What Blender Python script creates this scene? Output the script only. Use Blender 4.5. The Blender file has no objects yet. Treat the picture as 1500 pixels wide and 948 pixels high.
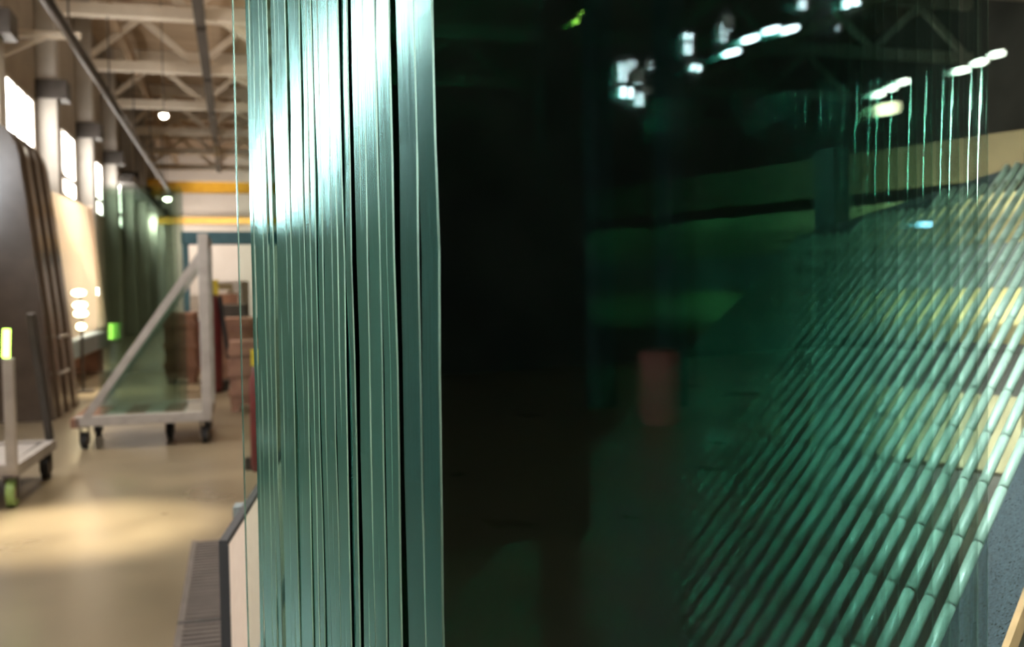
import bpy, bmesh, math, random
from mathutils import Vector, Matrix

random.seed(7)
S = bpy.context.scene
COL = S.collection
R = math.radians

# ------------------------------------------------------------------ camera
F_PX, CX, CY = 1460.0, 750.0, 474.0
CAM = Vector((0, 0, 1.5))
YAW, PITCH, ROLL = R(15.5), R(1.96), R(0.9)
fw = Vector((math.sin(YAW)*math.cos(PITCH), math.cos(YAW)*math.cos(PITCH), -math.sin(PITCH)))
rt0 = Vector((math.cos(YAW), -math.sin(YAW), 0))
up0 = rt0.cross(fw)
rt = rt0*math.cos(ROLL) - up0*math.sin(ROLL)
up = up0*math.cos(ROLL) + rt0*math.sin(ROLL)
cd = bpy.data.cameras.new('camera')
cam = bpy.data.objects.new('camera', cd)
COL.objects.link(cam)
M4 = Matrix((rt, up, -fw)).transposed().to_4x4()
M4.translation = CAM
cam.matrix_world = M4
cd.sensor_width = 36.0
cd.lens = F_PX/1500*36
cd.clip_start = 0.02
cd.clip_end = 300
cd.dof.use_dof = True
cd.dof.focus_distance = 0.74
cd.dof.aperture_fstop = 8.5
cd.dof.aperture_blades = 7
S.camera = cam

# ------------------------------------------------------------------ world, exposure
W = bpy.data.worlds.new('world')
S.world = W
W.use_nodes = True
bg = W.node_tree.nodes['Background']
bg.inputs[0].default_value = (0.75, 0.85, 1.0, 1)
bg.inputs[1].default_value = 0.6
S.view_settings.view_transform = 'Standard'
S.view_settings.look = 'None'
S.view_settings.gamma = 1
S.view_settings.exposure = 0.0
cy = S.cycles
cy.max_bounces = 24
cy.diffuse_bounces = 3
cy.glossy_bounces = 8
cy.transmission_bounces = 12
cy.transparent_max_bounces = 160
cy.caustics_reflective = True
cy.caustics_refractive = False
cy.sample_clamp_indirect = 6.0
cy.sample_clamp_direct = 0
cy.blur_glossy = 0.3

LAMP_WARM = (1.0, 0.86, 0.66)
DAY = (1.0, 0.93, 0.84)
WIN_STRENGTH = 14.0


def area(name, loc, target, sx, sy, power, color):
    l = bpy.data.lights.new(name, 'AREA')
    l.shape = 'RECTANGLE'
    l.size, l.size_y = sx, sy
    l.energy = power
    l.color = color
    o = bpy.data.objects.new(name, l)
    COL.objects.link(o)
    o.location = loc
    o.rotation_euler = (Vector(target)-Vector(loc)).to_track_quat('-Z', 'Y').to_euler()
    return o


# added warm fill lights (big and soft, far above the aisle)
for k, y in enumerate((9, 18, 27, 36, 45)):
    l_ = area('roof_fill', (-0.6, y, 7.5), (-0.6, y, 0), 2.4, 4.0, 175, LAMP_WARM)
    l_.data.spread = R(110)
# added unseen fill behind the photographer: brightens the board, the rods and the near floor
l_ = area('aisle_fill', (-0.4, -1.6, 4.4), (1.2, 1.8, 0.9), 1.2, .3, 22, (1.0, .95, .88))
l_.data.spread = R(80)
# added unseen fill right of the pack: brightens the cream panel
l_ = area('bay_fill', (1.4, 3.2, 4.0), (-0.2, 2.4, 0.9), 0.8, .4, 24, (1.0, .94, .90))
l_.data.spread = R(62)
# added narrow spots, unseen, making warm pools of light on the aisle floor
def spot(px, py, power, deg):
    t_ = on_z(px, py, 0.0)
    l = bpy.data.lights.new('floor_pool_fill', 'SPOT')
    l.energy, l.spot_size, l.spot_blend, l.color, l.shadow_soft_size = power, R(deg), 1.0, (1.0, .86, .62), .15
    o = bpy.data.objects.new('floor_pool_fill', l)
    COL.objects.link(o)
    o.location = t_ + Vector((.6, .5, 7.4))
    o.rotation_euler = (t_-o.location).to_track_quat('-Z', 'Y').to_euler()
area('roof_up_fill', (4.5, 24.0, 5.8), (4.5, 24.0, 9.5), 3.0, 14.0, 500, (1.0, .88, .72))  # added fill that brightens trusses and roof deck
# added unseen fill strip, washing the timber boards behind the rods
l_ = area('board_fill', (1.88, 2.68, 0.80), (2.41, 2.86, 1.35), 0.12, 2.6, 60, (1.0, .93, .72))
l_.rotation_euler = (Vector((.53, .18, .75))).to_track_quat('-Z', 'Y').to_euler()
l_.data.size, l_.data.size_y = 2.6, .12
# added fills: on the far end wall, and on the roof behind the photographer
area('far_wall_fill', (-1.0, 51.5, 5.0), (-2.0, 58.0, 2.5), 6.0, .6, 350, (1.0, .92, .84))
area('roof_up_fill', (11.0, -5.0, 5.6), (11.0, -6.0, 9.5), 6.0, 2.0, 220, (1.0, .92, .80))

# ------------------------------------------------------------------ frames of reference
def P(px, py, z):
    """point seen at pixel px,py of the 1500x948 photograph, z metres in front of the lens"""
    return CAM + fw*z + rt*((px-CX)/F_PX*z) + up*((CY-py)/F_PX*z)


def on_z(px, py, h):
    d = P(px, py, 1.0) - CAM
    return CAM + d*((h-CAM.z)/d.z)


def on_x(px, py, x):
    d = P(px, py, 1.0) - CAM
    return CAM + d*((x-CAM.x)/d.x)


def on_y(px, py, y):
    d = P(px, py, 1.0) - CAM
    return CAM + d*((y-CAM.y)/d.y)


spot(108, 775, 9500, 17)
spot(150, 575, 6000, 17)


# glass pack: T runs through the thickness of the pack, L runs along the faces of the sheets
TA = R(-9.8)
T = Vector((math.sin(TA), math.cos(TA), 0))
L = Vector((math.cos(TA), -math.sin(TA), 0))
Z = Vector((0, 0, 1))


def K(lat, d, z):
    return L*lat + T*d + Z*z


def mirrored(px, py, dist, d0=0.5):
    """place in the hall whose reflection in the front sheet is seen at pixel px,py"""
    d = (P(px, py, 1.0) - CAM).normalized()
    hit = CAM + d*(d0/d.dot(T))
    r = d - T*(2*d.dot(T))
    return hit + r*dist


# ------------------------------------------------------------------ materials
def nodes(name):
    m = bpy.data.materials.new(name)
    m.use_nodes = True
    nt = m.node_tree
    nt.nodes.clear()
    return m, nt, nt.nodes, nt.links


def mat(name, c1, c2=None, rough=0.6, metal=0.0, scale=6.0, stretch=(1, 1, 1), bump=0.0, spec=0.5, detail=5, r2=None, lo=0.35, hi=0.65, coat=0.0):
    m, nt, N, K_ = nodes(name)
    out = N.new('ShaderNodeOutputMaterial')
    b = N.new('ShaderNodeBsdfPrincipled')
    K_.new(b.outputs[0], out.inputs[0])
    tc = N.new('ShaderNodeTexCoord')
    mp = N.new('ShaderNodeMapping')
    mp.inputs['Scale'].default_value = stretch
    K_.new(tc.outputs['Object'], mp.inputs[0])
    nz = N.new('ShaderNodeTexNoise')
    nz.inputs['Scale'].default_value = scale
    nz.inputs['Detail'].default_value = detail
    K_.new(mp.outputs[0], nz.inputs['Vector'])
    rp = N.new('ShaderNodeValToRGB')
    rp.color_ramp.elements[0].position = lo
    rp.color_ramp.elements[1].position = hi
    c2 = c2 or tuple(v*0.75 for v in c1)
    rp.color_ramp.elements[0].color = (*c2, 1)
    rp.color_ramp.elements[1].color = (*c1, 1)
    K_.new(nz.outputs['Fac'], rp.inputs[0])
    K_.new(rp.outputs[0], b.inputs['Base Color'])
    b.inputs['Roughness'].default_value = rough
    b.inputs['Metallic'].default_value = metal
    b.inputs['Specular IOR Level'].default_value = spec
    b.inputs['Coat Weight'].default_value = coat
    if r2 is not None:
        mr = N.new('ShaderNodeMapRange')
        mr.inputs['From Min'].default_value = 0.3
        mr.inputs['From Max'].default_value = 0.7
        mr.inputs['To Min'].default_value = rough
        mr.inputs['To Max'].default_value = r2
        K_.new(nz.outputs['Fac'], mr.inputs[0])
        K_.new(mr.outputs[0], b.inputs['Roughness'])
    if bump:
        bp = N.new('ShaderNodeBump')
        bp.inputs['Strength'].default_value = bump
        bp.inputs['Distance'].default_value = 0.01
        K_.new(nz.outputs['Fac'], bp.inputs['Height'])
        K_.new(bp.outputs[0], b.inputs['Normal'])
    return m


def emit(name, color, strength):
    m, nt, N, K_ = nodes(name)
    out = N.new('ShaderNodeOutputMaterial')
    e = N.new('ShaderNodeEmission')
    e.inputs[0].default_value = (*color, 1)
    e.inputs[1].default_value = strength
    K_.new(e.outputs[0], out.inputs[0])
    return m


def sheet_glass(name, tint, f0, rough=0.0, cap=1.0):
    """flat glass: tinted see-through plus a Schlick reflection of strength f0"""
    m, nt, N, K_ = nodes(name)
    out = N.new('ShaderNodeOutputMaterial')
    tr = N.new('ShaderNodeBsdfTransparent')
    tr.inputs[0].default_value = (*tint, 1)
    gl = N.new('ShaderNodeBsdfGlossy')
    gl.inputs['Roughness'].default_value = rough
    gl.inputs[0].default_value = (0.70, 0.89, 0.89, 1)
    lw = N.new('ShaderNodeLayerWeight')
    lw.inputs['Blend'].default_value = 0.5
    pw = N.new('ShaderNodeMath'); pw.operation = 'POWER'; pw.inputs[1].default_value = 5
    K_.new(lw.outputs['Facing'], pw.inputs[0])
    mu = N.new('ShaderNodeMath'); mu.operation = 'MULTIPLY_ADD'
    mu.inputs[1].default_value = (1-f0)*cap; mu.inputs[2].default_value = f0
    K_.new(pw.outputs[0], mu.inputs[0])
    mx = N.new('ShaderNodeMixShader')
    K_.new(mu.outputs[0], mx.inputs[0])
    K_.new(tr.outputs[0], mx.inputs[1])
    K_.new(gl.outputs[0], mx.inputs[2])
    K_.new(mx.outputs[0], out.inputs[0])
    return m


def end_glass(name):
    """polished rounded end of a sheet: mirrors what is around it (total internal reflection), partly clear"""
    m, nt, N, K_ = nodes(name)
    out = N.new('ShaderNodeOutputMaterial')
    tr = N.new('ShaderNodeBsdfTransparent')
    tr.inputs[0].default_value = (0.90, 0.96, 0.94, 1)
    gl = N.new('ShaderNodeBsdfGlossy')
    gl.inputs['Roughness'].default_value = 0.05
    gl.inputs[0].default_value = (0.78, 1.0, 0.93, 1)
    mx = N.new('ShaderNodeMixShader')
    mx.inputs[0].default_value = 0.27
    K_.new(tr.outputs[0], mx.inputs[1])
    K_.new(gl.outputs[0], mx.inputs[2])
    K_.new(mx.outputs[0], out.inputs[0])
    return m


def edge_glass(name, c, rough, f0, streak=90.0, amt=0.25):
    """cut edge of a float glass sheet: deep sea-green body, satin teal reflection, fine lines drawn along its length"""
    m, nt, N, K_ = nodes(name)
    out = N.new('ShaderNodeOutputMaterial')
    tc = N.new('ShaderNodeTexCoord')
    mp = N.new('ShaderNodeMapping')
    mp.inputs['Scale'].default_value = (6, 6, 0.05)
    K_.new(tc.outputs['Object'], mp.inputs[0])
    nz = N.new('ShaderNodeTexNoise')
    nz.inputs['Scale'].default_value = streak
    nz.inputs['Detail'].default_value = 3
    K_.new(mp.outputs[0], nz.inputs['Vector'])
    rp = N.new('ShaderNodeValToRGB')
    rp.color_ramp.elements[0].position = 0.35
    rp.color_ramp.elements[1].position = 0.68
    rp.color_ramp.elements[0].color = (*[v*(1-amt) for v in c], 1)
    rp.color_ramp.elements[1].color = (*[min(1, v*(1+amt)) for v in c], 1)
    K_.new(nz.outputs['Fac'], rp.inputs[0])
    df = N.new('ShaderNodeBsdfDiffuse')
    K_.new(rp.outputs[0], df.inputs[0])
    gl = N.new('ShaderNodeBsdfGlossy')
    gl.inputs[0].default_value = (0.52, 0.90, 0.85, 1)
    gl.inputs['Roughness'].default_value = rough
    bp = N.new('ShaderNodeBump')
    bp.inputs['Strength'].default_value = 0.06
    bp.inputs['Distance'].default_value = 0.001
    K_.new(nz.outputs['Fac'], bp.inputs['Height'])
    K_.new(bp.outputs[0], gl.inputs['Normal'])
    lw = N.new('ShaderNodeLayerWeight')
    lw.inputs['Blend'].default_value = 0.5
    pw = N.new('ShaderNodeMath'); pw.operation = 'POWER'; pw.inputs[1].default_value = 5
    K_.new(lw.outputs['Facing'], pw.inputs[0])
    mu = N.new('ShaderNodeMath'); mu.operation = 'MULTIPLY_ADD'
    mu.inputs[1].default_value = 1-f0; mu.inputs[2].default_value = f0
    K_.new(pw.outputs[0], mu.inputs[0])
    mx = N.new('ShaderNodeMixShader')
    K_.new(mu.outputs[0], mx.inputs[0])
    K_.new(df.outputs[0], mx.inputs[1])
    K_.new(gl.outputs[0], mx.inputs[2])
    K_.new(mx.outputs[0], out.inputs[0])
    return m


M = dict(
    floor=mat('worn_concrete', (0.235, 0.19, 0.125), (0.17, 0.136, 0.09), rough=0.27, r2=0.34, scale=1.1, detail=8, bump=0.04, spec=0.7),
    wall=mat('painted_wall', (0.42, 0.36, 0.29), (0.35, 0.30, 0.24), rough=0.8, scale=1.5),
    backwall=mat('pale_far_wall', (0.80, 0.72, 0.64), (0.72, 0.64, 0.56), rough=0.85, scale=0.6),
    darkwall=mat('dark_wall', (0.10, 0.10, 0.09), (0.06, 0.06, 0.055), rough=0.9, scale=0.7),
    deck=mat('roof_deck', (0.50, 0.37, 0.25), (0.40, 0.29, 0.19), rough=0.9, scale=0.4, stretch=(1, 4, 1)),
    beam=mat('cream_beam_paint', (0.84, 0.76, 0.65), (0.74, 0.66, 0.55), rough=0.7, scale=2),
    darksteel=mat('dark_steel', (0.06, 0.05, 0.045), (0.04, 0.035, 0.03), rough=0.5, scale=5),
    column=mat('white_column_paint', (0.55, 0.52, 0.48), (0.48, 0.45, 0.41), rough=0.6, scale=2),
    winframe=mat('window_frame_paint', (0.50, 0.45, 0.38), rough=0.6),
    pane=emit('daylit_pane', DAY, WIN_STRENGTH),
    yellow=mat('crane_yellow', (0.68, 0.37, 0.03), (0.58, 0.30, 0.02), rough=0.45, scale=3),
    blue=mat('petrol_blue_paint', (0.05, 0.14, 0.19), (0.04, 0.11, 0.15), rough=0.5, scale=3),
    greysteel=mat('grey_steel_frame', (0.44, 0.41, 0.39), (0.36, 0.33, 0.31), rough=0.45, metal=0.2, scale=8),
    mauve=mat('brown_timber', (0.28, 0.15, 0.10), (0.20, 0.10, 0.07), rough=0.7, scale=4, stretch=(1, 8, 1)),
    rubber=mat('black_rubber', (0.02, 0.02, 0.022), rough=0.7),
    wheel=mat('pale_wheel', (0.60, 0.50, 0.38), rough=0.5),
    greenpaint=mat('lime_green_paint', (0.36, 0.55, 0.18), rough=0.5),
    brown=mat('brown_gloss', (0.16, 0.115, 0.085), (0.11, 0.08, 0.058), rough=0.2, scale=1.2, stretch=(1, 1, 0.2), spec=0.7),
    brown2=mat('dark_brown_gloss', (0.08, 0.058, 0.044), rough=0.22, spec=0.7),
    cream=mat('cream_chipboard', (0.86, 0.72, 0.62), (0.80, 0.66, 0.56), rough=0.6, scale=30),
    blackedge=mat('black_edging', (0.018, 0.02, 0.024), rough=0.6),
    slate=mat('slate_rail', (0.16, 0.20, 0.21), rough=0.5),
    grate=mat('grating_steel', (0.17, 0.15, 0.145), rough=0.55, metal=0.3),
    red=mat('red_enamel', (0.14, 0.02, 0.02), (0.10, 0.018, 0.018), rough=0.4),
    pink=mat('faded_red_plastic', (0.62, 0.20, 0.18), rough=0.6),
    ylw=mat('yellow_plastic', (0.75, 0.58, 0.04), rough=0.5),
    white=mat('white_plastic', (0.75, 0.70, 0.66), rough=0.6),
    timber=mat('pale_timber', (0.66, 0.60, 0.33), (0.55, 0.49, 0.26), rough=0.75, scale=7, stretch=(1, 1, 8), bump=0.2),
    ply=mat('grey_plywood', (0.25, 0.24, 0.17), (0.18, 0.17, 0.115), rough=0.8, scale=5, stretch=(3, 3, 0.6)),
    plyshade=mat('shaded_plank', (0.075, 0.075, 0.06), (0.05, 0.05, 0.04), rough=0.8, scale=5, stretch=(3, 3, .6)),  # darkened copy of the plywood, in place of shade low down
    tan=mat('tan_timber', (0.22, 0.17, 0.09), rough=0.7, scale=6),
    sleeve=mat('pale_green_sleeve', (0.42, 0.55, 0.47), (0.34, 0.47, 0.39), rough=0.42, scale=26, stretch=(1, 1, 0.16), bump=0.35, spec=0.5, r2=0.25),
    core=mat('dark_rod_core', (0.03, 0.05, 0.045), rough=0.5),
    plate=mat('scuffed_blue_steel', (0.075, 0.115, 0.14), (0.008, 0.016, 0.024), rough=0.24, r2=0.5, metal=0.5, scale=320, stretch=(1, 2.2, 1), bump=0.08, detail=10),
    orange=mat('raw_wood_edge', (0.72, 0.42, 0.20), rough=0.7, scale=30),
    galv=mat('galvanised_tube', (0.42, 0.47, 0.50), rough=0.35, metal=0.6, scale=20),
    rackpaint=mat('rack_blue_paint', (0.06, 0.09, 0.10), rough=0.5),
    edge=edge_glass('sheet_edge', (0.018, 0.070, 0.060), 0.12, 0.055),
    edge_dark=edge_glass('front_sheet_edge', (0.009, 0.040, 0.038), 0.13, 0.045),
    arris=edge_glass('ground_arris', (0.10, 0.15, 0.11), 0.30, 0.08, amt=0.6),
    glass_front=sheet_glass('float_glass_front', (0.935, 0.967, 0.957), 0.045),
    glass=sheet_glass('float_glass', (0.884, 0.932, 0.922), 0.006, cap=0.12),
    glass_clear=sheet_glass('clear_float_glass', (0.93, 0.975, 0.95), 0.03, cap=0.5),
    glass_end=end_glass('polished_end'),
    trolley_glass=sheet_glass('green_trolley_glass', (0.875, 0.915, 0.885), 0.085),
    lamp=emit('lamp_glow', (1.0, 0.90, 0.74), 45),
    lampwhite=emit('cool_lamp_glow', (0.90, 0.92, 1.0), 30),
    glarestrip=emit('glare_strip_glow', (0.95, 0.97, 1.0), 42),
    pane_glint=emit('glint_pane_glow', DAY, 90),  # glow of the added low panes that throw glints on sheet ends
    lampgreen=emit('lime_lamp_glow', (0.55, 1.0, 0.12), 9),
    lampblue=emit('blue_lamp_glow', (0.35, 0.75, 1.0), 30),
    lampglint=emit('lamp_and_glint_glow', (1.0, 0.85, 0.50), 14),  # amber lamp, also the lenses that imitate lamp glints
)


# ------------------------------------------------------------------ mesh helpers
class MB:
    def __init__(self):
        self.v, self.f, self.mi = [], [], []

    def face(self, idx, mi=0):
        self.f.append(idx); self.mi.append(mi)

    def hexa(self, pts, mi=0):
        """8 corners: bottom ring of 4 then top ring of 4"""
        n = len(self.v)
        self.v += [tuple(p) for p in pts]
        for q in ((3, 2, 1, 0), (4, 5, 6, 7), (0, 1, 5, 4), (1, 2, 6, 5), (2, 3, 7, 6), (3, 0, 4, 7)):
            self.face([n+i for i in q], mi)
        return self

    def box(self, lo, hi, mi=0):
        x0, y0, z0 = lo; x1, y1, z1 = hi
        return self.hexa([(x0, y0, z0), (x1, y0, z0), (x1, y1, z0), (x0, y1, z0),
                          (x0, y0, z1), (x1, y0, z1), (x1, y1, z1), (x0, y1, z1)], mi)

    def bar(self, a, b, w, h, upv=Vector((0, 0, 1)), mi=0):
        a, b = Vector(a), Vector(b)
        d = (b-a).normalized()
        s = d.cross(upv)
        if s.length < 1e-4:
            s = d.cross(Vector((0, 1, 0)))
        s.normalize()
        u = s.cross(d).normalized()
        s, u = s*(w/2), u*(h/2)
        return self.hexa([a-s-u, a+s-u, a+s+u, a-s+u, b-s-u, b+s-u, b+s+u, b-s+u], mi)

    def tube(self, a, b, r, n=10, r2=None, caps=True, mi=0):
        a, b = Vector(a), Vector(b)
        d = (b-a).normalized()
        s = d.cross(Vector((0, 0, 1)))
        if s.length < 1e-3:
            s = d.cross(Vector((0, 1, 0)))
        s.normalize()
        u = s.cross(d)
        r2 = r if r2 is None else r2
        k = len(self.v)
        for c, rr in ((a, r), (b, r2)):
            for i in range(n):
                t = 2*math.pi*i/n
                self.v.append(tuple(c + s*(rr*math.cos(t)) + u*(rr*math.sin(t))))
        for i in range(n):
            j = (i+1) % n
            self.face([k+i, k+j, k+n+j, k+n+i], mi)
        if caps:
            self.face([k+i for i in range(n)][::-1], mi)
            self.face([k+n+i for i in range(n)], mi)
        return self

    def lathe(self, prof, n=16, axis_o=Vector((0, 0, 0)), mi=0):
        k = len(self.v)
        for r, z in prof:
            for i in range(n):
                t = 2*math.pi*i/n
                self.v.append((axis_o.x + r*math.cos(t), axis_o.y + r*math.sin(t), axis_o.z + z))
        for q in range(len(prof)-1):
            for i in range(n):
                j = (i+1) % n
                self.face([k+q*n+i, k+q*n+j, k+(q+1)*n+j, k+(q+1)*n+i], mi)
        self.face([k+i for i in range(n)][::-1], mi)
        self.face([k+(len(prof)-1)*n+i for i in range(n)], mi)
        return self

    def build(self, name, mats, parent=None, bevel=0.0, smooth=False):
        me = bpy.data.meshes.new(name)
        me.from_pydata(self.v, [], self.f)
        if not isinstance(mats, (list, tuple)):
            mats = [mats]
        for m in mats:
            me.materials.append(m)
        for p, mi in zip(me.polygons, self.mi):
            p.material_index = mi
            p.use_smooth = smooth
        bm = bmesh.new(); bm.from_mesh(me)
        bmesh.ops.recalc_face_normals(bm, faces=bm.faces)
        bm.to_mesh(me); bm.free()
        me.update()
        o = bpy.data.objects.new(name, me)
        COL.objects.link(o)
        if bevel:
            b = o.modifiers.new('bevel', 'BEVEL')
            b.width = bevel; b.segments = 2; b.limit_method = 'ANGLE'
        if parent is not None:
            o.parent = parent
        return o


def tag(o, label, cat, group=None):
    o['label'] = label; o['category'] = cat
    if group:
        o['group'] = group
    return o


def thing(name, label, cat, loc=(0, 0, 0), group=None, rz=0.0):
    o = bpy.data.objects.new(name, None)
    COL.objects.link(o)
    o.empty_display_size = 0.1
    o.location = loc
    o.rotation_euler = (0, 0, rz)
    tag(o, label, cat, group)
    return o


def struct(o):
    o['kind'] = 'structure'
    return o


def dup(root, loc, rz=0.0, label=None, group=None):
    r = root.copy(); COL.objects.link(r)
    r.location = loc; r.rotation_euler = (0, 0, rz)
    if label: r['label'] = label
    if group: r['group'] = group
    for ch in list(root.children):
        c = ch.copy(); COL.objects.link(c); c.parent = r
        for g in list(ch.children):
            d = g.copy(); COL.objects.link(d); d.parent = c
    return r


# ================================================================== the hall
XL, XR, YB, YF, HZ = -4.0, 20.0, -14.0, 58.0, 9.5
struct(MB().box((XL-.3, YB-.3, -.25), (XR+.3, YF+.3, 0)).build('floor', M['floor']))
struct(MB().box((XL-.3, YB-.3, HZ), (XR+.3, YF+.3, HZ+.25)).build('ceiling', M['deck']))
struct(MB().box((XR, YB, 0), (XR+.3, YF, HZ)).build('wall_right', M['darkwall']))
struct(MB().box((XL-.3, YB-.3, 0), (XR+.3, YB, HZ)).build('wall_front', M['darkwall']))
struct(MB().box((XL-.3, YF, 0), (XR+.3, YF+.3, HZ)).build('wall_back', M['backwall']))

# window wall on the left: bays every 4.2 m
WY = [21.8 + 5.6*k for k in range(-5, 7) if k != -2]

mb = MB()
prev = YB
wins = []
for y in WY:
    WW = 2.8 if y > 14 else (4.6 if y > 1 else 5.3)
    z0, z1 = (3.95 if y > 14 else 3.5, 5.72) if y > 1 else (2.15, 2.68)  # unseen windows: near one sized, low rear ones added, for glints on glass
    if 1 < y < 14:
        y += .9
    y0, y1 = y-WW/2, y+WW/2
    mb.box((XL-.3, prev, 0), (XL, y0, HZ))
    mb.box((XL-.3, y0, 0), (XL, y1, z0))
    mb.box((XL-.3, y0, z1), (XL, y1, HZ))
    wins.append((y0, y1, z0, z1))
    prev = y1
mb.box((XL-.3, prev, 0), (XL, YF, HZ))
struct(mb.build('wall_left', M['wall']))
for i, (y0, y1, z0, z1) in enumerate(wins):
    fr = MB()
    x0, x1 = XL-.08, XL-.002
    zt = z0 + (z1-z0)*0.30
    for yy in (y0+.05, (2*y0+y1)/3, (y0+2*y1)/3, y1-.05):
        fr.box((x0, yy-.05, z0), (x1, yy+.05, z1))
    for zz in (z0+.05, zt, z1-.05):
        fr.box((x0, y0, zz-.06), (x1, y1, zz+.06))
    w = struct(fr.build('window_%d' % (i+1), M['winframe']))
    for (za, zb) in ((z0, zt), (zt, z1)):
        for a, b in ((y0, (2*y0+y1)/3), ((2*y0+y1)/3, (y0+2*y1)/3), ((y0+2*y1)/3, y1)):
            MB().box((XL-.05, a+.05, za+.06), (XL-.03, b-.05, zb-.06)).build('pane', M['pane' if z1 > 4 else 'pane_glint'], w)

# pilasters between the windows
for k in range(-5, 7):
    y = 23.65 + 5.6*k
    c = struct(MB().box((XL, y-.24, 0), (XL+.42, y+.24, HZ)).build('column', M['column'], bevel=.04))
    cap = MB().box((XL, y-.32, 5.75), (XL+.62, y+.32, 6.15)).build('capital', M['darksteel'], c)

# roof trusses
TRY = [18.05 + 5.6*k for k in range(0, 7)]
def make_truss():
    t = thing('roof_truss', 'cream painted roof truss, first from the camera, under the brown roof', 'truss', group='roof trusses along the hall')
    zb, zt = 7.75, 9.2
    MB().box((XL+.02, -.16, zb-.13), (XR-.02, .16, zb+.13)).build('bottom_chord', M['beam'], t)
    MB().box((XL+.02, -.12, zt-.10), (XR-.02, .12, HZ-.01)).build('top_chord', M['beam'], t)
    n = 8
    for i in range(n):
        xa, xb = XL+.2 + (XR-XL-.4)*i/n, XL+.2 + (XR-XL-.4)*(i+1)/n
        xm = (xa+xb)/2
        MB().bar((xa, 0, zb+.1), (xm, 0, zt-.1), .14, .16).build('brace', M['beam'], t)
        MB().bar((xm, 0, zt-.1), (xb, 0, zb+.1), .14, .16).build('brace', M['beam'], t)
    return t
t0 = make_truss()
for i, y in enumerate(TRY):
    if i == 0:
        t0.location = (0, y, 0)
    else:
        dup(t0, (0, y, 0), label='cream painted roof truss, %s from the camera, under the brown roof' % ('second', 'third', 'fourth', 'fifth', 'sixth', 'seventh')[i-1])
# purlins lengthwise
for x in (-2.9, -0.6, 1.8, 4.2, 8.0, 12.0, 16.0):
    struct(MB().box((x-.10, YB+.02, 8.62), (x+.10, YF-.02, 8.9)).build('purlin', M['deck']))
# cross bracing in plan, between the trusses
for i in range(len(TRY)-1):
    ya, yb = TRY[i], TRY[i+1]
    struct(MB().bar((-.6, ya, 7.95), (1.8, yb, 7.95), .16, .16).build('wind_brace', M['beam']))
    struct(MB().bar((-.6, ya+.2, 7.62), (-.6, yb-.2, 7.62), .22, .3).build('tie_beam', M['darksteel']))

# dark service pipe under the trusses, with hangers
pp = thing('service_pipe', 'long dark pipe running down the hall under the ceiling near windows', 'pipe', (-2.55, 8, 5.85))
MB().tube((0, 0, 0), (0, 38, 0), .085, 12).build('pipe_run', M['darksteel'], pp, smooth=True)
for y in TRY[:5]:
    MB().tube((0, y-8, .07), (0, y-8, 7.63-5.85), .015, 6).build('hanger', M['darksteel'], pp)
# horizontal bracket pipe off the wall at the first column
q = on_x(88, 72, XL+.42)
wb = thing('wall_bracket', 'light pipe bracket jutting from the wall above first tall window', 'bracket', (XL, 19.0, 6.05))
MB().tube((0, 0, 0), (1.5, 0, 0), .07, 10).build('arm', M['beam'], wb)
MB().bar((0, 0, -.5), (.9, 0, -.05), .07, .07).build('strut', M['beam'], wb)
MB().box((0, -.12, -.6), (.04, .12, .15)).build('wall_plate', M['darksteel'], wb)

# far pendant lamps
def pendant(name, label, pos, r, m, group, ztop=9.49):
    t = thing(name, label, 'lamp', pos, group)
    MB().lathe([(r*.2, r*.9), (r*.6, r*.7), (r*1.15, r*.1), (r*1.15, 0)], 14).build('shade', M['darksteel'], t, smooth=True)
    MB().lathe([(r*.25, -r*.95), (r*.75, -r*.7), (r*.98, -r*.2), (r*.9, .0)], 14).build('bulb', m, t, smooth=True)
    MB().tube((0, 0, r*.85), (0, 0, ztop-pos[2]), .012, 5).build('cord', M['darksteel'], t)
    return t
pendant('pendant_lamp', 'glowing round pendant lamp high under the cream trusses', P(240, 168, 27), .11, M['lamp'], None)
pendant('pendant_lamp', 'glowing lamp put in for a glint just below the yellow crane girder', P(245, 290, 42), .17, M['lamp'], None)  # added in place of a lamp reflection in the trolley glass

# yellow overhead crane
yc = 47.0
a, b = on_y(195, 274, yc), on_y(360, 275, yc)
cr = thing('bridge_crane', 'yellow overhead travelling crane girder spanning the far hall', 'crane', (0, yc, a.z))
MB().box((XL+.7, -.25, -.24), (XR-.3, .25, .24)).build('girder', M['yellow'], cr, bevel=.02)
MB().box((XL+.45, -1.2, -.45), (XL+.95, 1.2, .25)).build('end_carriage', M['yellow'], cr, bevel=.02)
MB().box((XL+.02, -9, -.75), (XL+.6, 10.5, -.45)).build('runway_rail', M['darksteel'], cr)
MB().box((5.0, -.35, -1.05), (6.2, .35, -.36)).build('trolley', M['yellow'], cr, bevel=.03)
MB().tube((5.6, 0, -1.0), (5.6, 0, -2.6), .03, 6).build('hoist_rope', M['darksteel'], cr)
cr2 = MB().box((XL+.02, 55, 5.2), (XR-.02, 55.4, 5.55)).build('trim_1', M['yellow'])
struct(cr2)

# blue gantry beam
yg = 31.0
a, b = on_y(265, 349, yg), on_y(352, 349, yg)
ga = thing('gantry_beam', 'petrol blue gantry beam on two posts behind the glass trolleys', 'gantry', (0, yg, 0))
MB().box((a.x, -.16, a.z-.19), (6.5, .16, a.z+.19)).build('beam', M['blue'], ga, bevel=.015)
for x in (a.x+.12, 6.3):
    MB().box((x-.09, -.1, 0), (x+.09, .1, a.z-.18)).build('post', M['blue'], ga)

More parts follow.
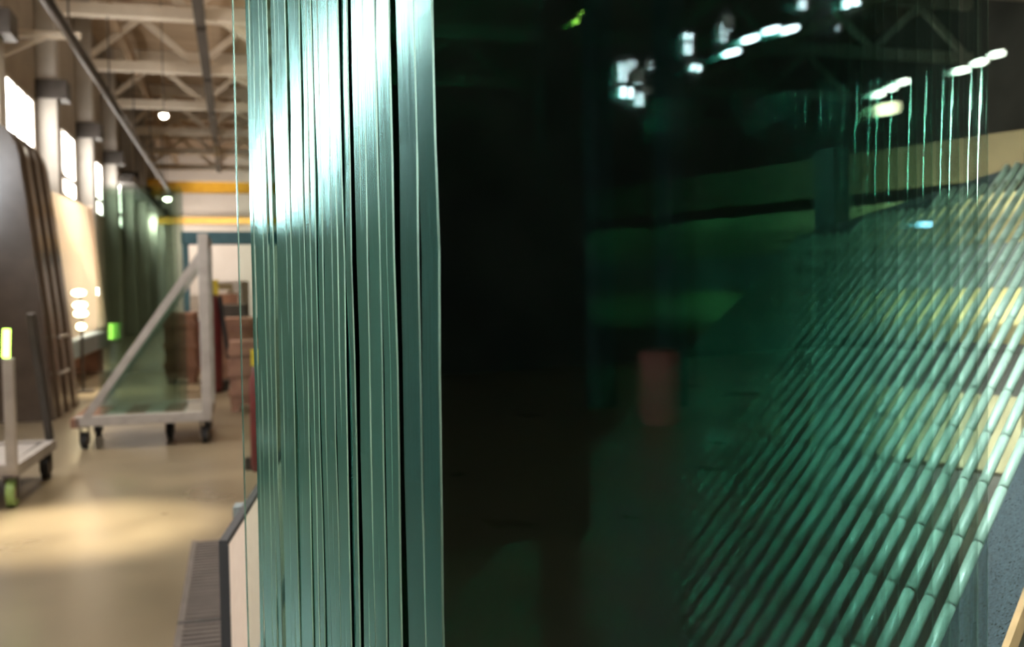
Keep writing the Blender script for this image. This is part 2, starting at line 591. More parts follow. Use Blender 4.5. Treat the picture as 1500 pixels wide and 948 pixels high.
# ------------------------------------------------------------------ glass trolley in the aisle
def caster(parent, x, y, h, r=.075, tilt=0.0, wm='rubber'):
    c = MB().box((x-.05, y-.06, h-.015), (x+.05, y+.06, h))
    c.box((x-.045, y-.012, r*.6), (x-.033, y+.05, h-.01)).box((x+.033, y-.012, r*.6), (x+.045, y+.05, h-.01))
    o = c.build('caster', M['darksteel'], parent)
    MB().tube((x-.028, y+.02, r), (x+.028, y+.02, r), r, 16).build('wheel', M[wm], o, smooth=False)
    MB().tube((x-.032, y+.02, r), (x+.032, y+.02, r), r*.55, 12).build('hub', M['wheel'], o)
    return o

base = on_z(208, 655, 0.0)
TD = (base-CAM).dot(fw)
trx = thing('glass_trolley', 'grey steel triangular frame trolley carrying tall green glass sheets', 'trolley', (base.x, base.y, 0), rz=R(2))
sc = TD/F_PX
def tl(px, py):
    """trolley coordinates: x across, z up, from photograph pixels at the trolley's distance"""
    p = P(px, py, TD)
    return ((p-base).x*math.cos(YAW*0+0) if False else (p-base).dot(rt0), p.z)
xR, zR = tl(300, 612)
xL_, zL_ = tl(118, 622)
_, zT = tl(298, 342)
zb = zR
trx.rotation_euler = (0, 0, -YAW+R(15))
MB().box((xL_, -.04, zb-.05), (xR+.04, .04, zb+.05)).build('front_rail', M['greysteel'], trx, bevel=.006)
MB().box((xL_, 1.10, zb-.05), (xR+.04, 1.18, zb+.05)).build('rear_rail', M['greysteel'], trx, bevel=.006)
MB().box((xL_-.04, -.04, zb-.06), (xL_+.04, 1.18, zb+.03)).build('side_rail', M['mauve'], trx)
MB().box((xR-.04, .04, zb-.05), (xR+.04, 1.10, zb+.05)).build('side_rail', M['greysteel'], trx)
for k in range(6):
    xa = xL_+.06 + k*(xR-xL_-.12)/6
    MB().box((xa, .05, zb+.0), (xa+(xR-xL_-.12)/6-.012, 1.09, zb+.03)).build('deck_board', M['greysteel'] if k % 2 else M['mauve'], trx)
for yy in (0.0, 1.14):
    MB().box((xR-.05, yy-.045, zb), (xR+.05, yy+.045, zT)).build('post', M['greysteel'], trx, bevel=.006)
    MB().bar((xL_+.10, yy, zb+.04), (xR-.02, yy, tl(298, 372)[1]), .07, .08, Vector((0, 1, 0))).build('diagonal_brace', M['greysteel'], trx)
MB().box((xR-.04, 0, zT-.09), (xR+.04, 1.14, zT)).build('top_rail', M['greysteel'], trx)
for (x, y) in ((xL_+.07, .06), (xR-.03, .06), (xL_+.07, 1.0), (xR-.03, 1.0), (tl(232, 0)[0], .5)):
    caster(trx, x, y, zb-.05, r=.085)

# the sheets standing on it
gx0, gx1 = tl(146, 0)[0], tl(258, 0)[0]
gz1 = tl(0, 272)[1]
def local_sheet(name, label, parent_frame, x0, x1, y, z0, z1, th, lean, m, me, group=None):
    t = thing(name, label, 'glass sheet', parent_frame.matrix_local @ Vector((0, 0, 0)), group)
    t.location = parent_frame.location
    t.rotation_euler = parent_frame.rotation_euler
    b = MB().hexa([(x0, y, z0), (x1, y, z0), (x1, y+th, z0), (x0, y+th, z0),
                   (x0+.0, y+lean, z1), (x1, y+lean, z1), (x1, y+lean+th, z1), (x0, y+lean+th, z1)])
    b.build('pane', m, t)
    e = MB().hexa([(x1, y, z0), (x1+.004, y, z0), (x1+.004, y+th, z0), (x1, y+th, z0),
                   (x1, y+lean, z1), (x1+.004, y+lean, z1), (x1+.004, y+lean+th, z1), (x1, y+lean+th, z1)])
    e.build('cut_edge', me, t)
    return t
for k in range(4):
    local_sheet('trolley_glass_sheet', ('first', 'second', 'third', 'fourth')[k] + ' green glass sheet from the front on the grey triangular trolley', trx,
                gx0+.02*k-.05, gx1-.05*(k % 3), .16+.13*k, zb+.03, gz1-.03*(k % 3), .012, .05, M['trolley_glass'], M['edge'],
                'glass sheets on the grey trolley')

# ------------------------------------------------------------------ trolley cut by the left frame edge
b2 = on_z(20, 745, 0.0)
T2D = (b2-CAM).dot(fw)
def tl2(px, py):
    p = P(px, py, T2D)
    return (p-b2).dot(rt0), p.z
t2 = thing('side_trolley', 'grey steel glass trolley with lime green caster, cut by photo left edge', 'trolley', (b2.x, b2.y, 0), rz=0)
z2 = tl2(0, 690)[1]
xe, _ = tl2(8, 0)
xfar = xe - 1.2
MB().box((xe-.035, -.035, z2), (xe+.035, .035, tl2(0, 525)[1])).build('post', M['greysteel'], t2, bevel=.005)
MB().bar((xe, .0, z2), (xe+.05, 1.3, z2), .07, .08).build('side_rail', M['greysteel'], t2)
MB().bar((xe+.04, 1.28, z2+.02), (xe-.02, .95, z2+1.1), .05, .06).build('diagonal_brace', M['darksteel'], t2)
MB().bar((xe+.01, .05, z2), (xfar, .05, z2), .07, .08).build('front_rail', M['greysteel'], t2)
MB().bar((xe+.05, 1.26, z2), (xfar, 1.26, z2), .07, .08).build('rear_rail', M['greysteel'], t2)
MB().box((xfar, .08, z2-.01), (xe-.05, 1.23, z2+.02)).build('deck', M['greysteel'], t2)
for (x, y, wm) in ((xe-.02, .06, 'greenpaint'), (xe+.02, 1.15, 'rubber'), (xfar+.06, .06, 'rubber'), (xfar+.06, 1.15, 'rubber')):
    caster(t2, x, y, z2-.035, r=.10, wm=wm)
lp = P(8, 503, T2D)
tb = thing('tube_lamp', 'short glowing lime white tube lamp clipped to the left trolley post', 'lamp', lp)
MB().tube((0, 0, -.10), (0.01, 0, .10), .024, 10).build('tube', M['lampgreen'], tb)
MB().box((-.03, .0, -.115), (.03, .05, -.10)).build('holder', M['darksteel'], tb)

# ------------------------------------------------------------------ brown glossy hood with rounded shoulder
hd = thing('brown_hood', 'tall glossy dark brown machine hood with rounded shoulder beside the window wall', 'machine', (0, 0, 0))
hb = on_z(92, 592, 0.0)
hy0, hy1 = hb.y-2.0, hb.y
hx1 = hb.x + .22
sh = on_y(2, 190, hy1-.6)
# profile in XZ: upright leaning side with rounded top
hz = 1.5 + (424-190)/F_PX*((sh-CAM).dot(fw))
def prof(w0):
    pts = [(hx1-1.5, 0), (hx1, 0), (hx1-.10, hz*.35), (hx1-.24, hz*.72)]
    for i in range(7):
        t = i/6*math.pi/2
        pts.append((hx1-.30-.35*(1-math.cos(t)), hz*.86+hz*.14*math.sin(t)))
    pts.append((hx1-1.5, hz))
    return pts
n = 7
for k in range(n):
    ya = hy0 + (hy1-hy0)*k/n + .012
    yb = hy0 + (hy1-hy0)*(k+1)/n - .012
    pr = prof(0)
    m_ = MB()
    kx = len(pr)
    off = .03 if k % 2 else 0
    m_.v = [(x+off, ya, z) for x, z in pr] + [(x+off, yb, z) for x, z in pr]
    m_.face(list(range(kx))[::-1]); m_.face([kx+i for i in range(kx)])
    for i in range(kx):
        j = (i+1) % kx
        m_.face([i, j, kx+j, kx+i])
    m_.build('panel', M['brown'] if k % 2 else M['brown2'], hd)
m_ = MB()
for z in (.55, 1.0):
    m_.tube((hx1+.03, hy0+.3, z), (hx1+.03, hy0+.9, z), .02, 8)
m_.build('handle_rail', M['greysteel'], hd)

# ------------------------------------------------------------------ bright leaning glass on a dark stand, with added backlight and imitated lamp glints
y_a, y_b = 13.4, 16.2
c1, c2, c3, c4 = on_x(64, 276, -2.9), on_x(130, 303, -2.9), on_x(150, 478, -2.55), on_x(98, 500, -2.55)
st = thing('lit_glass_stand', 'slate stand holding the brightly lit leaning glass sheet', 'stand', (0, 0, 0))
zb3 = c4.z
MB().box((-3.3, c4.y-.2, zb3-.30), (c4.x+.10, c3.y+.2, zb3-.01)).build('plinth', M['slate'], st, bevel=.02)
for yy in (c4.y, c3.y-.2):
    MB().box((-3.2, yy, 0), (c4.x, yy+.2, zb3-.30)).build('foot', M['mauve'], st)
MB().box((-3.62, c4.y, zb3-.01), (-3.5, c4.y+.12, c1.z)).build('upright', M['greysteel'], st)
MB().box((-3.62, c3.y-.12, zb3-.01), (-3.5, c3.y, c1.z)).build('upright', M['greysteel'], st)
MB().box((-3.62, c4.y, zb3-.01), (-3.5, c3.y, zb3+.1)).build('cross_rail', M['greysteel'], st)
backlit, nt, N, K_ = nodes('backlit_film')  # translucent film stands in for the sheet's window reflection
out = N.new('ShaderNodeOutputMaterial'); tl_ = N.new('ShaderNodeBsdfTranslucent'); df = N.new('ShaderNodeBsdfGlossy'); mx = N.new('ShaderNodeMixShader')
tl_.inputs[0].default_value = (.9, .83, .74, 1); df.inputs[0].default_value = (.9, .87, .82, 1); df.inputs['Roughness'].default_value = .12
mx.inputs[0].default_value = .35
K_.new(tl_.outputs[0], mx.inputs[1]); K_.new(df.outputs[0], mx.inputs[2]); K_.new(mx.outputs[0], out.inputs[0])
lg = thing('leaning_glass', 'glare-imitating frosted glass sheet leaning near the left windows', 'glass sheet', (0, 0, 0))
d_ = Vector((.02, 0, 0))
MB().hexa([c4, c3, c3-d_, c4-d_, c1, c2, c2-d_, c1-d_]).build('pane', backlit, lg)
fr_ = MB()
fr_.bar(c3+d_, c2+d_, .10, .10, Vector((1, 0, 0)))
fr_.build('edge_strip', M['cream'], lg)
wl = area('glare_backlight', (-3.35, (c1.y+c2.y)/2, c1.z+.1), ((c1.x+c4.x)/2, (c1.y+c2.y)/2, (c1.z+c4.z)/2+.2), 2.0, .3, 560, (1, .88, .68))  # added backlight, imitates window glare on the sheet
lp_ = [on_x(px, py, -2.33) for px, py in ((113, 429), (117, 447), (120, 459), (121, 478))]
wt = thing('lamp_glint_tower', 'slim tower of four glowing oval lenses imitating lamp glints on the bright leaning glass', 'lamp', (-2.33, lp_[1].y, 0))
MB().box((-.16, -.16, 0), (.16, .16, .03)).build('base', M['darksteel'], wt)
MB().tube((0, .1, .02), (0, .1, lp_[0].z+.05), .02, 8).build('pole', M['darksteel'], wt)
for i, p in enumerate(lp_):  # glowing lenses put in for lamp reflections on the glass
    q_ = Vector((0, (p.y-lp_[1].y)*.3, p.z))
    k_ = 1.0 if i < 3 else .7
    b_ = MB().lathe([(.02*k_, -.05), (.08*k_, -.035), (.105*k_, 0), (.08*k_, .035), (.02*k_, .05)], 14, q_).build('lens', M['lampglint'], wt, smooth=True)
    MB().tube(q_+Vector((0, .06, 0)), (0, .1, p.z), .02, 8).build('bracket', M['darksteel'], wt)

# ------------------------------------------------------------------ clutter far down the aisle
def extinguisher(px, py, D, hh, label):
    p = on_z(px, py, 0.0)
    t = thing('fire_extinguisher', label, 'extinguisher', p)
    MB().lathe([(.06*hh, 0), (.07*hh, .05*hh), (.07*hh, .72*hh), (.04*hh, .82*hh), (.03*hh, .86*hh)], 14).build('cylinder', M['red'], t, smooth=True)
    MB().box((-.05*hh, -.03*hh, .85*hh), (.05*hh, .03*hh, .98*hh)).build('valve', M['ylw'], t)
    MB().tube((.06*hh, -.05*hh, .84*hh), (.12*hh, -.04*hh, .30*hh), .018*hh, 8).build('hose', M['rubber'], t)
    MB().box((-.12*hh, .05*hh, 0), (.12*hh, .13*hh, .10*hh)).build('stand', M['darksteel'], t)
    return t
extinguisher(315, 575, 12, 1.75, 'tall dark red gas cylinder with yellow valve right of the trolley post')
extinguisher(381, 690, 8, 1.05, 'dark red fire extinguisher behind the thin clear pane')
cl = [(268, 560, .5, 1.2, 'mauve'), (281, 545, .5, 1.0, 'red'), (294, 520, .4, 1.5, 'white'), (326, 520, .4, 1.6, 'white'), (334, 530, .5, 1.5, 'mauve'),
      (345, 545, .5, 1.3, 'darksteel'), (352, 560, .6, 1.1, 'mauve'), (320, 505, .9, 1.8, 'tan'), (338, 500, 1.0, 1.9, 'white'), (362, 600, .4, .9, 'mauve')]
names_ = ['brown crate stack behind the triangular trolley, leftmost of the far clutter', 'low red crate beside the brown crate behind the trolley',
          'pale crate far behind the trolley post', 'pale tall crate right of the dark red gas cylinder', 'brown slim crate right of the pale tall crate',
          'black crate near the far aisle end', 'brown crate standing just left of the thin clear pane', 'tan timber crate farthest down the aisle',
          'wide pale crate farthest down the aisle', 'small brown box behind the thin clear pane']
for (px, py, w, h, mm), lb in zip(cl, names_):
    p = on_z(px, py, 0)
    t = thing('crate', lb, 'crate', p, rz=R(random.uniform(-15, 15)))
    MB().box((-w/2, -w/2, .08), (w/2, w/2, h)).build('body', M[mm], t, bevel=.02)
    for q_ in (.22, .5, .8):
        MB().box((-w/2-.02, -w/2-.025, h*q_), (w/2+.02, -w/2, h*q_+.09)).build('slat', M[mm], t)
    for sx in (-1, 1):
        MB().box((sx*w*.35-.05, -w/2, 0), (sx*w*.35+.05, w/2, .08)).build('runner', M['mauve'], t)

# floor drain grating
ga0, ga1 = on_z(281, 795, 0), on_z(250, 948, 0)
gr = thing('floor_grating', 'long grey slotted drain grating set in the floor beside the cream board', 'grating', (ga0.x, 0, 0))
gw = .30
MB().box((0, 1.5, 0), (.03, ga0.y, .012)).build('side_bar', M['grate'], gr)
MB().box((gw, 1.5, 0), (gw+.03, ga0.y, .012)).build('side_bar', M['grate'], gr)
MB().box((.03, 1.5, 0), (gw, ga0.y, .002)).build('pit', M['rubber'], gr)
m_ = MB()
y = 1.55
while y < ga0.y:
    m_.box((.03, y, .002), (gw, y+.034, .010))
    y += .06
o = m_.build('bars', M['grate'], gr); o['kind'] = 'stuff'
for y in (3.0, 4.7):
    MB().box((.0, y, .0), (gw+.03, y+.035, .013)).build('joint', M['rubber'], gr)

# ------------------------------------------------------------------ cream board with black edging
A = P(331, 792, 1.95); B = P(392, 697, 1.0); dB = (B-CAM)
B = CAM + dB*((A.z-CAM.z)/dB.z)
dirb = (B-A).normalized()
far = A + dirb*1.5
A.z = far.z
hb_ = .37
bd = thing('edged_board', 'cream chipboard panel with black edging standing beside the glass pack', 'board', (A.x, A.y, 0), rz=math.atan2(dirb.y, dirb.x))
Lb = 1.5
zt_ = A.z
MB().box((.012, 0, zt_-hb_), (Lb, .012, zt_-.012)).build('panel', M['cream'], bd)
MB().box((0, -.002, zt_-.012), (Lb, .014, zt_)).build('top_edging', M['blackedge'], bd)
MB().box((0, -.004, zt_-hb_-.3), (.010, .014, zt_-.012)).build('end_edging', M['blackedge'], bd)
MB().box((.013, -.006, zt_-hb_-.06), (Lb, .026, zt_-hb_)).build('bottom_rail', M['slate'], bd)
MB().box((.012, 0, zt_-hb_-.3), (Lb, .02, zt_-hb_-.06)).build('lower_panel', M['cream'], bd)
for x in (.55, Lb-.2):
    MB().box((x, .026, 0), (x+.05, .07, zt_-.05)).build('leg', M['slate'], bd)

# ================================================================== the pack of glass
ZB, ZT = .42, 2.75
XLAT = 0.5*math.tan(R(25.3) + math.atan((642-750)/F_PX))
XEND = .70
NZ = 36
def sheet(label, d0, d1, lat0, lat1, medge, group, mglass, wob=0.0004, round_end=True, seed=0):
    rnd = random.Random(seed)
    t = thing('glass_sheet', label, 'glass sheet', K(0, 0, 0), group)
    t.rotation_euler = (0, 0, -TA)
    # local axes: x = L, y = T
    p = MB()
    e = .0008
    la, lb = lat0+e, lat1
    p.v = [(la, d0, ZB), (lb, d0, ZB), (lb, d0, ZT), (la, d0, ZT), (la, d1, ZB), (lb, d1, ZB), (lb, d1, ZT), (la, d1, ZT)]
    p.face([0, 1, 2, 3]); p.face([5, 4, 7, 6]); p.face([3, 2, 6, 7]); p.face([1, 0, 4, 5])
    p.build('pane', mglass, t)
    # left cut edge with ground arrises
    w = MB()
    ph = rnd.uniform(0, 6)
    for i in range(NZ+1):
        z = ZB + (ZT-ZB)*i/NZ
        o_ = wob*(math.sin(z*17+ph)+.6*math.sin(z*41+2*ph)+.4*rnd.uniform(-1, 1))
        w.v += [(la+o_, d0, z), (lat0+o_, d0+e*1.1, z), (lat0+o_, d1-e*1.1, z), (la+o_, d1, z)]
    for i in range(NZ):
        k = 4*i
        w.face([k, k+1, k+5, k+4], 1)
        w.face([k+1, k+2, k+6, k+5], 0)
        w.face([k+2, k+3, k+7, k+6], 1)
    w.build('cut_edge', [medge, M['arris']], t)
    if round_end:
        r = (d1-d0)/2
        q = MB(); n = 8
        for i in range(n+1):
            a_ = -math.pi/2 + math.pi*i/n
            for z in (ZB, ZT):
                q.v.append((lat1 + r*.8*math.cos(a_), (d0+d1)/2 + r*math.sin(a_), z))
        for i in range(n):
            q.face([2*i, 2*i+2, 2*i+3, 2*i+1])
        q.build('polished_end', M['glass_end'], t, smooth=True)
    return t

sheet('front glass sheet of the pack, wide dark face filling the view', .500, .5275, XLAT, 1.15, M['edge_dark'], None, M['glass_front'], wob=.0006, round_end=False, seed=1)
sheet('second thick glass sheet, directly behind the front sheet', .5295, .5600, XLAT, 1.15, M['edge_dark'], None, M['glass_front'], round_end=False, seed=2)
sd = 10
ORD = ('first', 'second', 'third', 'fourth', 'fifth', 'sixth', 'seventh', 'eighth')
for (da, db, cnt, gname, off) in ((.568, .655, 6, 'first bundle of the pack', 0),
                                  (.664, .769, 7, 'second bundle of the pack', 0),
                                  (.777, .905, 8, 'third bundle of the pack', 0),
                                  (.914, 1.02, 6, 'rearmost bundle of the pack', 0)):
    st_ = (db-da)/cnt
    for k in range(cnt):
        sd += 1
        jit = random.uniform(-.0012, .0012)
        sheet(ORD[k] + ' green edged glass sheet from the front in the ' + gname, da+st_*k+.0004, da+st_*(k+1)-.0006, XLAT+jit+off, XEND-(.045 if da > .91 else 0)+random.uniform(-.004, .004),
              M['edge'], 'glass sheets of the ' + gname, M['glass'], seed=sd)
# thin clear pane standing proud on the far side
xx = P(348, 300, 1.0)-CAM
dd = 1.05
lat_thin = (xx/xx.dot(T)*dd).dot(L)
sheet('single thin clear pane jutting out behind the pack of sheets', 1.05, 1.056, lat_thin, XEND-.1, M['edge'], None, M['glass_clear'], wob=.0001, seed=99)

# rack under and behind the pack
rk = thing('glass_rack', 'dark blue steel rack base carrying the pack of glass sheets', 'rack', (0, 0, 0), rz=-TA)
MB().box((XLAT+.06, .49, ZB-.03), (1.15, .565, ZB)).build('rubber_pad', M['rubber'], rk)
MB().box((XLAT+.06, .566, ZB-.03), (.72, 1.09, ZB)).build('rubber_pad', M['rubber'], rk)
MB().box((XLAT+.06, .49, ZB-.13), (1.15, .565, ZB-.03)).build('base_beam', M['rackpaint'], rk, bevel=.005)
MB().box((XLAT+.06, .566, ZB-.13), (.72, 1.09, ZB-.03)).build('base_beam', M['rackpaint'], rk, bevel=.005)
zp0, zp1 = P(760, 780, 1.28).z, P(760, 285, 1.28).z
scn = thing('steel_screen', 'dark blue steel screen on posts standing behind the glass pack', 'screen', (0, 0, 0), rz=-TA)
MB().box((XLAT+.10, 1.10, zp0), (.625, 1.125, zp1)).build('panel', M['rackpaint'], scn)
for x in (XLAT+.10, .585):
    MB().box((x, 1.126, 0), (x+.04, 1.16, ZT-.2)).build('post', M['rackpaint'], scn)
for (x, y) in ((XLAT+.08, .485), (1.05, .485), (XLAT+.08, .97), (.62, .97)):
    MB().box((x, y, 0), (x+.08, y+.08, ZB-.13)).build('leg', M['rackpaint'], rk)

# ================================================================== sleeved rods and boards behind the glass
Z0 = 1.05
P0 = P(1366, 948, Z0)
rv = rt*.882 + up*.714 + fw*1.0                     # one unit of depth along a rod
wv = rt*((200-750)/F_PX) + up*((CY-418)/F_PX) + fw   # along the row of rods
wv = Vector((wv.x, wv.y, 0))
wv = wv/wv.dot(fw)
rn = rv.normalized(); wn = wv.normalized()
nn = rn.cross(wn).normalized()
STEP = .0275*Z0
NR, MEND, MSTART = 32, 1.12, -.03
rr = .0068
rack = thing('rod_rack', 'slanted rack of pale green sleeved rods seen through the glass', 'rack', P0)
rv_len = rv.length
slen = .073*rv_len
tot = (MEND-MSTART)*rv_len
nsl = int(tot/slen)
core_me = MB().tube(rv*MSTART, rv*MSTART+rn*slen*nsl, rr*.6, 8).build('rod', M['core'], rack)
def sleeve_mb(dst, a, b, r, n=12):
    """sleeve with slightly rounded ends"""
    d = (b-a).normalized()
    s = d.cross(Vector((0, 0, 1))).normalized(); u = s.cross(d)
    k0 = len(dst.v)
    g = .0030
    rings = ((0+g*.4, r*.72), (g, r), ((b-a).length-g, r), ((b-a).length-g*.4, r*.72))
    for (h, q_) in rings:
        for i in range(n):
            t = 2*math.pi*i/n
            dst.v.append(tuple(a + d*h + s*(q_*math.cos(t)) + u*(q_*math.sin(t))))
    for q_ in range(len(rings)-1):
        for i in range(n):
            j = (i+1) % n
            dst.face([k0+q_*n+i, k0+q_*n+j, k0+(q_+1)*n+j, k0+(q_+1)*n+i])
sleeves = []
rod0 = core_me
for s_ in range(nsl):
    a_ = rv*MSTART + rn*(slen*s_); b_ = a_ + rn*slen
    m_ = MB(); sleeve_mb(m_, a_, b_, rr)
    sleeves.append(m_.build('sleeve', M['sleeve'], rod0, smooth=True))
joined = MB()
for s_ in range(nsl):
    a_ = rv*MSTART + rn*(slen*s_); sleeve_mb(joined, a_, a_+rn*slen, rr)
jmesh = joined.build('sleeve_run', M['sleeve'], None, smooth=True)
for k in range(1, NR):
    c = rod0.copy(); COL.objects.link(c); c.parent = rack
    c.location = wv*(STEP*k) + nn*random.uniform(-.0012, .0012) - rn*(slen*(int if STEP*k < .36 else round)(.36*STEP*k*rv_len/slen))
    stub = (.36*STEP*k*rv_len/slen) - (int if STEP*k < .36 else round)(.36*STEP*k*rv_len/slen)
    if stub > .12:
        m_ = MB(); sleeve_mb(m_, rv*MSTART - rn*(slen*stub), rv*MSTART, rr)
        m_.build('sleeve', M['sleeve'], c, smooth=True)
    if k*nsl < 285:
        for s_ in sleeves:
            e_ = s_.copy(); COL.objects.link(e_); e_.parent = c
    else:
        e_ = jmesh.copy(); COL.objects.link(e_); e_.parent = c; e_['kind'] = 'stuff'
bpy.data.objects.remove(jmesh)
# top and bottom rails that hold the rods
for mm_, nm in ((MEND-.01, 'top_rail'), (MSTART+.005, 'bottom_rail')):
    MB().bar(rv*mm_ - wv*.10 + rv*.036 - nn*.025, rv*(mm_-.36*STEP*NR) + wv*(STEP*NR) - nn*.025, .05, .03, nn).build(nm, M['rackpaint'], rack)
# legs
for wk in (0.0, STEP*NR):
    for mm_ in (MEND-.03, MSTART+.02):
        p = rv*(mm_-.36*wk) + wv*wk - nn*.03
        MB().bar(p, Vector((p.x, p.y, -P0.z)), .05, .05, Vector((0, 1, 0))).build('leg', M['rackpaint'], rack)
# steel plate and edging beside the first rod
def strip(name, k0, k1, th, m, lift=0.0):
    a0, a1 = wv*(-k0*Z0), wv*(-k1*Z0)
    lo_ = nn*(lift-th); hi_ = nn*lift
    q = MB().hexa([rv*MSTART+a0+lo_, rv*MSTART+a1+lo_, rv*.5+a1+lo_, rv*.5+a0+lo_,
                   rv*MSTART+a0+hi_, rv*MSTART+a1+hi_, rv*.5+a1+hi_, rv*.5+a0+hi_])
    return q.build(name, m, rack)
if nn.dot(CAM-P0) < 0:
    nn = -nn
strip('steel_plate', .010, .072, .006, M['plate'], .004)
strip('wood_edge', .073, .080, .014, M['orange'], .006)
tube_k = wv*(-.112*Z0)
MB().tube(rv*MSTART+tube_k, rv*.5+tube_k, .014, 14).build('end_tube', M['galv'], rack, smooth=True)

# boards behind the rods
bdir = (fw*math.cos(R(34)) - rt*math.sin(R(34))); bdir = Vector((bdir.x, bdir.y, 0)).normalized()
BO = P(1420, 400, 3.4)
tr_ = thing('board_rack', 'timber rack of pale horizontal boards behind the sleeved rods', 'rack', (BO.x, BO.y, 0), rz=math.atan2(bdir.y, bdir.x))
def zat(px, py):
    return P(px, py, 3.4).z
def board(name, ya, yb, m, y=0.0, th=.04, x0=-1.5, x1=2.6):
    return MB().box((x0, y, zat(1420, yb)), (x1, y+th, zat(1420, ya))).build(name, m, tr_, bevel=.004)
sgn = 1 if True else -1
board('board', 288, 362, M['timber'])
board('board', 420, 505, M['timber'])
board('board', 205, 268, M['tan'], y=.02)
nb = 16
for k in range(nb):
    xa = -1.5 + 4.1*k/nb
    MB().box((xa+.003, .01+.006*(k % 3), zat(1420, 690)), (xa+4.1/nb-.003, .05+.006*(k % 3), zat(1420, 570))).build('plank', M['ply'], tr_)
for k in range(nb):
    xa = -1.5 + 4.1*k/nb
    MB().box((xa+.003, .01+.006*((k+1) % 3), .02), (xa+4.1/nb-.003, .05+.006*((k+1) % 3), zat(1420, 720))).build('plank', M['plyshade'], tr_)
MB().box((-1.5, .06, zat(1420, 725)), (2.6, .10, zat(1420, 685))).build('dark_gap_strip', M['blackedge'], tr_)  # dark strips put where the gaps between boards look dark
MB().box((-1.5, .06, zat(1420, 572)), (2.6, .10, zat(1420, 500))).build('dark_gap_strip', M['blackedge'], tr_)
MB().box((-1.5, .06, zat(1420, 422)), (2.6, .10, zat(1420, 360))).build('dark_gap_strip', M['slate'], tr_)
for x in (-1.4, .4, 2.4):
    MB().box((x, .11, 0), (x+.09, .20, zat(1420, 200))).build('post', M['rackpaint'], tr_)

# added strip lamp above the rods, unseen, to brighten them
lpos = K(1.25, .72, 3.1)
sl = thing('added_strip_lamp', 'added unseen strip lamp hanging above the sleeved rods', 'lamp', lpos, rz=-TA)
MB().box((-.6, -.08, .02), (.6, .08, .09)).build('housing', M['white'], sl)
MB().tube((-.57, -.03, 0), (.57, -.03, 0), .018, 8).build('tube', M['lampwhite'], sl)
for x in (-.5, .5):
    MB().tube((x, 0, .09), (x, 0, 8.62-lpos.z), .006, 5).build('cable', M['darksteel'], sl)
sl_ = area('rod_fill', lpos - Z*.03, P0 + rv*.12 + wv*.05, 0.8, .12, 13, (.92, .97, 1.0))
sl_.data.spread = R(60)

# inclined glow strip, added out of view to be mirrored in the stacked edges
il = thing('inclined_glare_strip', 'added inclined glow strip on the left wall, unseen, mirrored in the stacked sheet edges', 'lamp', (XL+.12, 9.2, 2.95))
MB().bar((.07, -1.75, 1.10), (.07, 1.6, -.62), .40, .10, Vector((1, 0, 0))).build('housing', M['white'], il)
MB().bar((.14, -1.72, 1.08), (.14, 1.55, -.60), .34, .03, Vector((1, 0, 0))).build('tube', M['glarestrip'], il)
MB().box((-.115, -.1, -.1), (.02, .1, .2)).build('bracket', M['darksteel'], il)

# ================================================================== behind the camera: what the front sheet mirrors
def rear_window(px, py, w, h, i):
    d = (mirrored(px, py, 1.0)-mirrored(px, py, 0.0))
    h0 = mirrored(px, py, 0.0)
    tt = (YB+.06-h0.y)/d.y
    p = h0 + d*tt
    if p.x > XR-.3:
        tt = (XR-.06-h0.x)/d.x
        p = h0 + d*tt
        fr = MB()
        for yy in (-w/2, 0, w/2):
            fr.box((XR-.08, p.y+yy-.04, p.z-h/2), (XR-.001, p.y+yy+.04, p.z+h/2))
        o = struct(fr.build('window_%d' % i, M['winframe']))
        MB().box((XR-.05, p.y-w/2, p.z-h/2), (XR-.03, p.y+w/2, p.z+h/2)).build('pane', M['lampwhite'], o)
    else:
        fr = MB()
        for xx_ in (-w/2, 0, w/2):
            fr.box((p.x+xx_-.04, YB+.001, p.z-h/2), (p.x+xx_+.04, YB+.08, p.z+h/2))
        o = struct(fr.build('window_%d' % i, M['winframe']))
        MB().box((p.x-w/2, YB+.03, p.z-h/2), (p.x+w/2, YB+.05, p.z+h/2)).build('pane', M['lampwhite'], o)
i = 30
for (px, py, w, h) in ((914, 104, .26, .36), (928, 95, .24, .22), (937, 110, .2, .3), (957, 94, .22, .16), (920, 134, .4, .2), (938, 144, .26, .26), (951, 131, .16, .14), (1010, 52, .3, .12), (1010, 70, .28, .22), (1022, 98, .36, .12), (1062, 46, .25, .36), (1070, 32, .22, .3), (1178, 5, .3, .2), (1250, 2, .5, .2), (1225, 40, .25, .15)):
    rear_window(px, py, w, h, i); i += 1

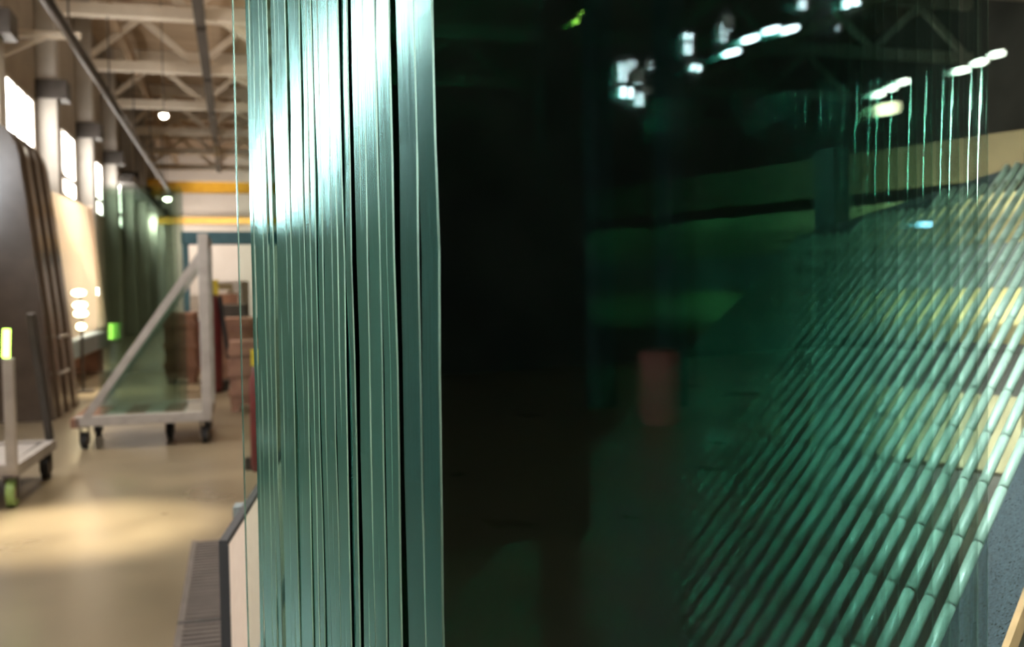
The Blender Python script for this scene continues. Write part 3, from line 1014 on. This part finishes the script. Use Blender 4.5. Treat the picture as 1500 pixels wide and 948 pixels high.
def rear_lamp(px, py, dist, r, m, label, group, long=0.0):
    p = mirrored(px, py, dist)
    t = thing('hall_lamp', label, 'lamp', p, group)
    MB().tube((0, -long/2-.01, 0), (0, long/2+.01, 0), r, 12).build('tube', m, t)
    MB().box((-r*1.2, -long/2-.03, r*.8), (r*1.2, long/2+.03, r*1.7)).build('housing', M['darksteel'], t)
    MB().tube((0, 0, r*1.6), (0, 0, 9.49-p.z), .01, 5).build('cord', M['darksteel'], t)
for nm_, px, py in (('lowest', 1075, 76), ('second lowest', 1102, 56), ('third lowest', 1133, 43), ('highest', 1160, 42)):
    rear_lamp(px, py, 16, .055, M['lampwhite'], nm_ + ' lamp of the white green row mirrored in the front sheet', 'white green lamps mirrored in the glass', .22)
for nm_, px, py in (('lowest', 1292, 137), ('middle', 1310, 128), ('highest', 1328, 119)):
    rear_lamp(px, py, 14, .042, M['lamp'], nm_ + ' warm lamp of the lower row mirrored in the front sheet', 'lower warm lamps mirrored in the glass', .05)
for nm_, px, py in (('lowest', 1413, 102), ('middle', 1440, 90), ('highest', 1465, 78)):
    rear_lamp(px, py, 14, .042, M['lamp'], nm_ + ' warm lamp of the upper row mirrored in the front sheet', 'upper warm lamps mirrored in the glass', .10)
rear_lamp(1305, 158, 12.5, .08, M['lampglint'], 'dim amber lamp mirrored below the lower warm lamps', None, .2)
rear_lamp(846, 30, 15, .04, M['lampgreen'], 'lime lamp mirrored at the top of the dark glass, lower of two', None)
rear_lamp(855, 19, 15, .04, M['lampgreen'], 'lime lamp mirrored at the top of the dark glass, upper of two', None)
rear_lamp(1362, 328, 9, .03, M['lampblue'], 'small blue lamp mirrored between the rods', None)

# rear hall clutter: red barrel and two pale posts
a_ = mirrored(970, 622, 0.0); b_ = mirrored(970, 622, 1.0)
p = a_ + (b_-a_)*(a_.z/(a_.z-b_.z))
br = thing('red_barrel', 'faded red barrel mirrored faintly in the dark glass', 'barrel', (p.x, p.y, 0))
MB().lathe([(.19, 0), (.22, .05), (.22, .38), (.23, .40), (.22, .42), (.22, .75), (.20, .8)], 20).build('body', M['pink'], br, smooth=True)
MB().lathe([(.185, .8), (.185, .83)], 20).build('lid', M['red'], br)
for px in (985, 880):
    p = mirrored(px, 300, 12.0)
    q_ = struct(MB().box((p.x-.14, p.y-.14, 0), (p.x+.14, p.y+.14, HZ)).build('column', M['rackpaint'], bevel=.02))
